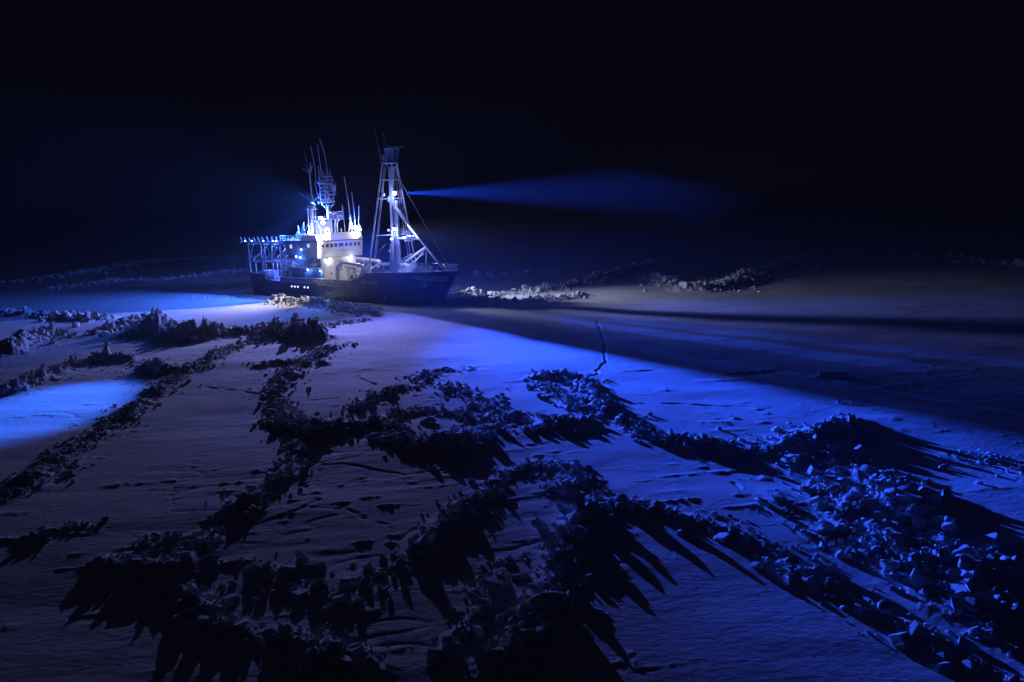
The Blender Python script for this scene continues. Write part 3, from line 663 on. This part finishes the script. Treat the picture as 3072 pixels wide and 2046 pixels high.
whip([(LX, -1.7, 26), (LX, -1.65, 27.5), (LX, -1.1, 31.0), (LX, -.1, 34.0)], .06, .03, parent=lat)
whip([(LX, .6, 26), (LX, .75, 28.0)], .05, .04, parent=lat)
for s_, z0, z1 in ((-3.6, 22.0, 24.7), (-3.2, 22.0, 24.0), (1.4, 22.0, 24.4)): whip([(LX, s_, z0), (LX, s_ + (.5 if s_ > 0 else 0), z1)], .06, .05, parent=lat)
# radar platform and scanner
b = MB(); b.box(21, 23.6, -3.8, .2, 16.55, 16.7); b.rail([(23.5, .1, 16.7), (23.5, -3.7, 16.7), (21.1, -3.7, 16.7)], 1.1, 3, .05, 1.1)
b.tube((22.3, -2.2, 13), (22.3, -2.6, 16.6), .22, n=6); b.tube((22.3, -3.0, 13), (22.3, -3.2, 16.6), .2, n=6); b.tube((22.6, -2.2, 14.8), (22.6, -3.6, 16.5), .1, n=5)
rp = b.build('radar_platform', M['white'], ship)
b = MB(); b.beam((23.0, -1.0, 17.95), (22.4, -4.8, 18.25), .28, .26); b.tube((22.6, -3, 16.7), (22.6, -3, 17.95), .14, n=6); b.build('radar_scanner', M['white'], rp)
# aft roof frames
b = MB()
for x in (16.8, 17.9): b.tube((x, 3, 13.1), (18.5, 3, 16.0), .06, n=4)
b.tube((18.9, 3, 13.1), (18.5, 3, 16.0), .06, n=4); b.tube((16.6, 3, 13), (16.5, 3, 15.4), .12, n=6); b.ball((16.5, 3.1, 13.8), .35); b.build('roof_frame', M['rail'], ship)
# forward starboard whips on the bridge roof
whip([(25.5, -2.63, 12.3), (25.5, -2.63, 14), (25.5, -2.31, 19.5)], .06, .035)
whip([(24, -5.9, 13.6), (24, -5.55, 17), (24, -5.2, 20.8), (24, -4.54, 25.7)], .1, .04)
whip([(24, -6.0, 12.6), (24, -6.85, 13.9), (24, -6.75, 18), (24, -6.42, 22.4)][1:], .08, .035)
whip([(24, -7.0, 12.8), (24, -7.65, 13.9), (24, -8.3, 19.6)][1:], .07, .04)
b = MB(); b.tube((24, -4.8, 13.3), (24, -5.57, 16.8), .06, n=5); b.tube((24.6, -6.3, 13.3), (24, -5.57, 16.8), .06, n=5); b.tube((23.2, -5.9, 13.3), (24, -5.57, 16.8), .06, n=5)
b.tube((24, -5.0, 16.9), (24, -6.2, 16.7), .05, n=4); b.tube((24, -5.3, 16.5), (24, -5.9, 17.4), .05, n=4); b.box(22.8, 25, -7.8, -4.6, 13.25, 13.35); b.box(23.8, 24.2, -7.8, -7.4, 13.3, 13.9)
b.build('antenna_tripod', M['mast'], ship)
whip([(26, -1.2, 13.4), (26, -1.2, 14.6)], .09, .07)

# foremast
fm = MB()
fm.beam((43.75, .1, 5.6), (43.95, 0, 26.6), .7, .85, .7, .8)
fm.beam((45.0, -.1, 5.6), (44.95, -.1, 20), .42, .42)
for z in range(7, 20, 2): fm.tube((43.9, 0, z), (45.0, -.1, z), .07, n=5)
fore = fm.build('foremast', M['mast'], ship)
b = MB(); b.tube((44.45, .45, 5.8), (44.35, .45, 19), .17, n=6); b.build('cable_duct', M['dark'], fore)
def ladder(a, c, w, parent, axis=(1, 0, 0), step=.42, name='ladder'):
    b = MB(); A_, C_ = Vector(a), Vector(c); ax = Vector(axis) * w / 2
    b.tube(tuple(A_ - ax), tuple(C_ - ax), .05, n=4); b.tube(tuple(A_ + ax), tuple(C_ + ax), .05, n=4)
    k = int((C_ - A_).length / step)
    for i in range(k + 1):
        p = A_.lerp(C_, i / k); b.tube(tuple(p - ax), tuple(p + ax), .045, n=4)
    return b.build(name, M['mast'], parent)
ladder((44.9, .3, 7), (44.4, .55, 26), .45, fore)
b = MB(); b.tube((41.1, 4.9, 5.8), (42.3, .8, 27.1), .17, .15, n=8); legA = b.build('mast_leg', M['mast'], fore)
b = MB(); b.tube((45.0, -4.9, 5.8), (44.9, -.8, 27.2), .17, .15, n=8); b.build('mast_leg', M['mast'], fore)
ladder((42.5, 4.7, 6.4), (43.2, .9, 26.7), .55, fore, (.95, .2, 0))
ladder((43.6, -4.6, 6.4), (44.5, -.6, 26.7), .6, fore, (1, -.3, 0))
b = MB()
b.tube((41.9, 1.4, 24.1), (43.8, 0, 24.1), .07, n=5); b.tube((45.3, -1.4, 24.1), (43.9, 0, 24.1), .07, n=5)
b.tube((41.7, 2.1, 20.4), (43.8, 0, 20.4), .08, n=5); b.tube((45.2, -2.1, 20.4), (43.9, 0, 20.5), .1, n=5)
b.tube((41.9, 3.1, 13.2), (43.8, 0, 13.2), .09, n=6); b.tube((45.3, -3.3, 13.2), (43.9, 0, 13.3), .09, n=6)
b.build('cross_strut', M['mast'], fore)
b = MB(); b.box(42.0, 45.3, -.85, .8, 27.3, 27.45)
for q in ((43.2, .7), (45.2, .7), (43.2, -.8), (45.2, -.8)): b.tube((44.1, 0, 25.6), (q[0], q[1], 27.3), .07, n=5)
b.rail([(42.05, .78, 27.45), (43.4, .78, 27.45)], 1.5, 4, .05, .6); b.rail([(42.05, -.8, 27.45), (42.05, .78, 27.45)], 1.5, 4, .05, .8)
b.build('nest_platform', M['mast'], fore)
nb = MB()
lo_, hi_ = [(43.6, .55), (45.1, .55), (45.1, -.7), (43.6, -.7)], [(43.25, .85), (45.55, .85), (45.55, -1.0), (43.25, -1.0)]
nb.add([S(x, s_, 27.46) for x, s_ in lo_] + [S(x, s_, 30.1) for x, s_ in hi_], [(0, 1, 2, 3), (7, 6, 5, 4), (0, 4, 5, 1), (1, 5, 6, 2), (2, 6, 7, 3), (3, 7, 4, 0)])
nest = nb.build('crows_nest', M['blue_wall'], fore)
nb = MB(); q = [S(x, s_, 30.14) for x, s_ in hi_]
for i in range(4): nb.tube(q[i], q[(i + 1) % 4], .07, n=5)
for i in range(4): nb.tube(S(*lo_[i], 27.5), q[i], .06, n=5)
nb.build('nest_rim', M['mast'], fore)
b = MB(); b.beam((43.7, .9, 30.55), (47.5, -.3, 30.3), .14, .14); b.tube((45.6, 0, 30.1), (45.6, 0, 30.5), .12, n=6); b.build('wind_vane', M['mast'], fore)
whip([(42.05, .75, 27.6), (41.7, .8, 30), (41.2, .8, 32), (40.6, .8, 34.0)], .07, .04, parent=fore)
whip([(43.8, .8, 30.6), (43.3, .6, 32), (42.3, .4, 33.6)], .06, .04, parent=fore)
b = MB(); b.tube((44.6, 0, 18.7), (57.4, 0, 6.6), .33, .3, n=10); b.build('forward_strut', M['mast'], fore)
b = MB(); b.tube((44.2, 0, 12.5), (51.2, 0, 12.5), .28, n=10); b.box(47.0, 49.6, -.7, .7, 12.9, 13.0); b.rail([(47, .7, 13), (49.6, .7, 13)], .8, 3, .05, .8); b.box(47.3, 49.0, -.5, .5, 11.9, 12.1); b.build('cross_boom', M['mast'], fore)
b = MB(); b.tube((45.6, -.9, 23.8), (58.6, 0, 7.0), .05, n=4); b.build('forestay', M['rope'], fore)
b = MB(); b.ball((42.9, .6, 14.2), .32); b.ball((43.0, .6, 10.0), .28); b.box(43.2, 43.5, .2, .7, 19.8, 20.8); b.ball((43.3, 1.8, 21.2), .38); b.tube((43.0, .5, 7), (43.1, .4, 12), .07, n=5)
b.build('horn_speaker', M['mast'], fore)
b = MB(); b.tube((42.0, .3, 11.6), (38.4, 0, 9.4), .02, n=4); b.build('signal_halyard', M['rope'], fore)
# fore deck machinery
b = MB(); b.box(43.6, 46.1, -.6, 1.4, 5.66, 8.2); b.build('winch_house', M['container'], ship)
b = MB(); b.box(46.2, 48.6, -1.5, 1.0, 5.66, 7.3); b.tube((46.4, .9, 7.3), (48.2, .9, 7.3), .35, n=10); b.tube((40.6, 1.2, 7.35), (43.3, 1.2, 7.35), .33, n=10); b.build('windlass', M['white'], ship)
b = MB(); b.rail([(41.3, 3.0, 5.7), (44.0, 3.4, 5.7)], 1.7, 1, .05, 1.3); b.build('deck_rail', M['rail'], ship)
cr = MB(); cr.beam((45.4, -.6, 7.4), (52.5, -.4, 10.9), .4, .5, .3, .35); cr.beam((47.0, -.6, 7.0), (51.8, -.4, 9.6), .14, .14); cr.tube((45.6, -.6, 8.4), (48.2, -.6, 9.4), .1, n=6)
for k in range(5): cr.tube((46.8 + k, -.6, 8.0 + k * .5), (47.3 + k, -.6, 7.3 + k * .5), .06, n=4)
cr.tube((52.4, -.4, 10.8), (48.0, -.4, 6.6), .07, n=5); cr.tube((52.5, -.4, 10.9), (52.3, -.4, 9.0), .05, n=4); cr.tube((51.3, -.4, 12.1), (52.6, -.4, 10.8), .16, n=6); cr.tube((52.3, -.4, 9.0), (52.2, -.4, 7.7), .1, n=5)
cr.build('deck_crane', M['white'], ship)
# port crane lying behind the well deck
cr = MB(); cr.tube((29.6, -2, 8.1), (36.9, -2, 7.55), .36, .42, n=10); cr.beam((33.4, -2, 3.3), (33.4, -2, 7.7), .9, .9); cr.tube((33.6, -1.6, 5.6), (36.7, -2, 7.1), .2, n=6)
cr.box(30.5, 32.2, -2.8, -1.2, 3.2, 6.2)
for k in range(5): cr.tube((30.2 + k * .7, -1.7, 6.6 + (k % 2) * .5), (30.7 + k * .7, -1.7, 7.6), .09, n=5)
cr.tube((36.6, -2, 7.4), (36.3, -2, 6.3), .16, n=6); cr.tube((29.6, -1.8, 8.4), (27.0, -1.5, 9.2), .06, n=4)
cr.build('deck_crane', M['white'], ship)
# starboard knuckle crane
cr = MB(); cr.tube((30.9, 4, 3.2), (30.9, 4, 5.9), .75, .68, n=14)
crane = cr.build('knuckle_crane', M['white'], ship)
b = MB(); b.beam((30.7, 4, 5.8), (30.6, 4, 6.9), .8, .9, .7, .6); b.beam((30.5, 4, 6.7), (32.2, 4, 7.7), .55, .5); b.beam((30.95, 4.1, 5.9), (32.3, 4.1, 7.2), .22, .22)
b.beam((32.1, 4, 7.7), (38.5, 4, 7.15), .6, .55, .5, .45); b.tube((32.6, 4.1, 6.9), (36.8, 4.1, 6.4), .09, n=6); b.build('crane_arm', M['white'], crane)
b = MB(); b.beam((37.2, 4, 4.7), (40.2, 4, 8.1), .45, .45); b.beam((38.3, 4.2, 5.0), (40.8, 4.2, 7.0), .3, .3); b.beam((37.2, 4, 4.6), (34.5, 4, 4.5), .4, .3)
b.tube((38.2, 4, 7.2), (37.9, 4, 5.6), .12, n=6); b.tube((34.2, 4.2, 6.6), (35.2, 4.2, 4.6), .1, n=6); b.tube((33.3, 4.2, 6.8), (33.9, 4.2, 4.8), .08, n=6)
b.build('crane_grab', M['white_rusty'], crane)
r = random.Random(4); b = MB()
for k in range(26):
    x = r.uniform(32.6, 39.8); s_ = r.uniform(-1, 4.6); d = r.uniform(.15, .45); z = 3.2 + r.uniform(0, 1.8); b.box(x - d, x + d, s_ - d * .7, s_ + d * .7, z, z + d * 1.6)
for k in range(16): x = r.uniform(32.8, 37.5); z = r.uniform(3.6, 6.2); b.tube((x, 3.2, z), (x + r.uniform(-1.2, 1.2), 3.4, z + r.uniform(-1.2, 1.2)), .05, n=4)
b.build('deck_machinery', M['steel'], ship)
net = MB(); net.add([S(33.5, 3.3, 4.4), S(36.6, 3.3, 4.3), S(37.3, 3.3, 6.3), S(34.0, 3.3, 6.5)], [(0, 1, 2, 3)]); net.add([S(33.5, 3.2, 4.4), S(36.6, 3.2, 4.3), S(37.3, 3.2, 6.3), S(34.0, 3.2, 6.5)], [(0, 1, 2, 3)])
r = random.Random(8); b = MB()
for k in range(40):
    x = r.uniform(45.8, 58); w_ = max(.4, interp(x, DECKB) - .5); s_ = r.uniform(-w_, w_); d = r.uniform(.12, .4); b.box(x - d, x + d, s_ - d * .7, s_ + d * .7, 5.6, 5.75 + d * r.uniform(.8, 2))
b.build('deck_machinery', M['deck'], ship)
# covered cargo heap on the fore deck (a thing of its own)
heap = MB(); nu, nv = 26, 12; r = random.Random(21); v = []; fcs = []
for j in range(nv + 1):
    for i in range(nu + 1):
        a_ = i / nu; c_ = j / nv; x = 50.6 + 6.2 * a_; s_ = 3.0 * (1 - 2 * c_) * (1 - .45 * a_)
        e = max(0, 1 - (2 * a_ - 1) ** 4) * max(0, 1 - (2 * c_ - 1) ** 4)
        z = 5.68 + 1.75 * e ** .7 * (.75 + .25 * math.sin(a_ * 9 + c_ * 3)) + (r.uniform(-.22, .28) if 0 < i < nu and 0 < j < nv else 0)
        v.append(W(x, s_, z))
for j in range(nv):
    for i in range(nu): fcs.append((j * (nu + 1) + i, j * (nu + 1) + i + 1, (j + 1) * (nu + 1) + i + 1, (j + 1) * (nu + 1) + i))
heap.v = [tuple(p) for p in v]; heap.f = fcs
ho = heap.build('covered_cargo', M['tarp']); tag(ho, 'frosted dark tarpaulin heap covering cargo on the fore deck behind the bow rail', 'covered cargo')

# ------------------------------------------------------------------ lamps on the ship, plus added halo lights
def flood(name, pos, size, mat, parent, facing=(.77, .64, -.1), housing=True):
    """a floodlight: housing and a lit round lens facing `facing` (ship axes)"""
    p = S(*pos); d = Vector((facing[0], -facing[1], facing[2])).normalized()
    b = MB(); b.tube(p - d * size * .9, p, size * .7, size * 1.08, n=12); o = b.build(name, M['dark'], parent)
    b = MB(); u = d.orthogonal().normalized(); w_ = d.cross(u); v = []; f = []
    for j in range(5):
        t = math.pi / 2 * j / 4
        for k in range(12):
            a_ = 2 * math.pi * k / 12; v.append(p + (u * math.cos(a_) + w_ * math.sin(a_)) * size * math.cos(t) + d * (.04 + size * .55 * math.sin(t)))
    for j in range(4):
        for k in range(12): f.append((j * 12 + k, j * 12 + (k + 1) % 12, (j + 1) * 12 + (k + 1) % 12, (j + 1) * 12 + k))
    f.append(tuple(range(48, 60))); b.add(v, f); b.build('lamp_glass', M[mat], o, True)
    return o
def spot(pos, aim, power, deg, blend, color, flat=1.0, size=.25):
    """lamp light at ship coordinates pos aimed at the world point aim; flat < 1 squeezes the cone vertically"""
    L = bpy.data.lights.new('lamp_or_halo_light', 'SPOT'); L.energy = power; L.color = color; L.spot_size = math.radians(deg); L.spot_blend = blend; L.shadow_soft_size = size
    o = bpy.data.objects.new('lamp_or_halo_light', L); COL.objects.link(o); o.parent = ship
    p = W(*pos); d = (Vector(aim) - p).normalized()
    z = -d; x = Vector((0, 0, 1)).cross(z).normalized(); y = z.cross(x)
    mw = Matrix((x, y, z)).transposed().to_4x4()
    if flat != 1.0: mw = mw @ Matrix.Diagonal((1, flat, 1, 1))
    mw.translation = p
    sw = Matrix.Rotation(-TH, 4, 'Z'); sw.translation = Vector((SX, SY, 0))
    o.matrix_local = sw.inverted() @ mw
    return o
def point_light(pos, power, color, size=.15):
    L = bpy.data.lights.new('lamp_or_halo_light', 'POINT'); L.energy = power; L.color = color; L.shadow_soft_size = size
    o = bpy.data.objects.new('lamp_or_halo_light', L); COL.objects.link(o); o.parent = ship; o.location = S(*pos)
    return o
BLUE = (.01, .08, 1.0); MIXB = (.15, .17, 1.0); WARM = (1.0, .93, .86); AZURE = (.03, .15, 1.0); NEUT = (.42, .42, 1.0)
for z in (12.7, 13.55, 14.4, 15.9): flood('floodlight', (26.9 if z < 15 else 23.6, 3.35 if z < 15 else 1.7, z), .5 if z < 15 else .4, 'lamp_white', roof)
for z, s_ in ((13.0, -4.5), (13.75, -4.9), (14.7, -4.4)): flood('floodlight', (27.0, s_, z), .48 if z < 14 else .36, 'lamp_white', roof)
flood('floodlight', (21.4, 3.7, 13.9), .42, 'lamp_blue', roof); flood('floodlight', (21.4, .4, 16.9), .36, 'lamp_blue', roof)
search = flood('searchlight', (45.3, .6, 21.4), .36, 'lamp_white', fore, (.5, .85, 0))
flood('floodlight', (44.6, .6, 14.4), .24, 'lamp_blue', fore); flood('floodlight', (43.8, .8, 12.4), .16, 'lamp_blue', fore)
for p in ((26.75, 3.06, 8.15), (26.75, -2.78, 8.3)): flood('floodlight', p, .3, 'lamp_white', front, (.9, .3, -.4))
for p in ((19.96, 5.15, 10.3), (18.0, 5.15, 8.75), (19.5, 5.15, 8.6), (22.0, 5.3, 6.0), (26.1, 5.2, 5.85)): flood('bulkhead_lamp', p, .2, 'lamp_small', tower, (.2, .9, -.3))
# key floods on the bridge roof, with plates added to cut the beam on the bow side
def beam_plate(pos, ang, near, far, zlo=-1.6, zhi=.9):
    a = math.radians(ang); c, s_ = math.cos(a), math.sin(a); x, y, z = pos; b = MB()
    b.add([S(x + c * q + s_ * t, y + s_ * q - c * t, z + h_) for t in (0, .05) for q, h_ in ((near, zlo), (far, zlo), (far, zhi), (near, zhi))],
          [(0, 1, 2, 3), (7, 6, 5, 4), (0, 4, 5, 1), (1, 5, 6, 2), (2, 6, 7, 3), (3, 7, 4, 0)])
    return b.build('added_beam_plate', M['dark'], roof)  # added plate, only there to give the lit snow its edge
LA = (27.75, 4.4, 13.6); LB = LA
beam_plate((LA[0], LA[1] - .12, LA[2]), 21.5, .1, 1.5)
beam_plate((27.4, -4.72, 14.3), 12.0, .1, 1.4)
spot(LA, (-28, 100, 0), 130000, 62, .9, NEUT, .30, .04)
spot(LA, (-6, 108, 0), 200000, 66, 1.0, MIXB, .36, .03)
spot(LA, W(24, 44, 0), 100000, 84, 1.0, (.26, .29, 1.0), .6, .04)
spot(LA, W(27, 14, 0), 20000, 60, .7, (1.0, .92, .84), 1, .04)
spot(LB, (36, 54, 0), 3100000, 37, 1.0, BLUE, .42, .03)
spot((27.4, -4.6, 14.3), (75, 105, 0), 500000, 60, .8, BLUE, .35, .05)
# lamps high on the lattice mast
spot((20.8, .8, 21.6), (-72, 150, 0), 90000, 130, .6, AZURE, 1)
spot((20.4, .9, 21.8), (-120, 290, 0), 60000, 80, .9, (.08, .20, 1.0), .4)
spot((23.6, .9, 21.6), (-45, 73.5, 0), 2000000, 10, .8, AZURE, .38)
# floods on the foremast
spot((42.4, 1.2, 12.4), W(28, 1, 6), 2600, 90, .5, WARM)
spot((45.6, .5, 14.4), W(84, -16, 0), 60000, 84, 1.0, (.74, .76, 1.0), 1)
spot((45.6, .5, 14.2), W(140, -8, 0), 150000, 60, .8, BLUE, .4)
spot((46.4, -1.5, 21.4), W(46.4, -1.5, 21.4) + Vector((30, 94, 1.6)), 30000000, 6.6, 1.0, BLUE)
point_light((20.2, 1.8, 17.6), 20000, (.04, .12, 1.0), .3); point_light((25.4, -6.6, 15.4), 4000, (.06, .14, 1.0), .3); point_light((14.0, 6.6, 13.6), 2500, (.04, .14, 1.0), .3)  # unseen points, added to spread a blue halo in the air
# small deck lamps
for p in ((27.5, 3.06, 7.9), (27.5, -2.78, 8.0)): point_light(p, 70, (.75, .85, 1.0))
for p, e in (((19.96, 5.8, 10.2), 50), ((18.0, 5.8, 8.6), 120), ((19.5, 5.8, 8.4), 120), ((22.0, 5.8, 5.8), 120), ((26.3, 5.8, 5.6), 120)): point_light(p, e, (.12, .3, 1.0))
for p, e in (((24.6, 4.6, 14.8), 700), ((25, -5.2, 14.9), 900), ((21.4, 1.0, 17.4), 900), ((22.2, 4.4, 14.6), 700)): point_light(p, e, (.35, .42, 1.0), .3)
for p, e in (((4, 1, 10.9), 900), ((10, 3.5, 10.9), 1100), ((8, -2, 6.7), 1200), ((2, 2.5, 6.7), 900), ((11.8, 4, 6.8), 900)): point_light(p, e, (.10, .18, 1.0))
for p, e in (((45.6, 1.4, 20.6), 900), ((44.9, 1.4, 13.6), 800), ((50, 2.6, 9.2), 900)): point_light(p, e, (.25, .32, 1.0))

# ------------------------------------------------------------------ frosty air
hz = MB(); c = [(x, y, z) for z in (-2.4, 38.0) for x, y in ((-3600, -3600), (3600, -3600), (3600, 3600), (-3600, 3600))]
hz.v = c; hz.f = [(0, 1, 2, 3), (7, 6, 5, 4), (0, 4, 5, 1), (1, 5, 6, 2), (2, 6, 7, 3), (3, 7, 4, 0)]
mt = bpy.data.materials.new('frosty_air'); mt.use_nodes = True; nt = mt.node_tree
nt.nodes.remove(nt.nodes['Principled BSDF']); pv = nt.nodes.new('ShaderNodeVolumePrincipled')
pv.inputs['Color'].default_value = (.85, .9, 1, 1); pv.inputs['Density'].default_value = .0003; pv.inputs['Anisotropy'].default_value = .2
nt.links.new(pv.outputs['Volume'], nt.nodes['Material Output'].inputs['Volume'])
hazeo = hz.build('haze', mt); tag(hazeo, kind='stuff')
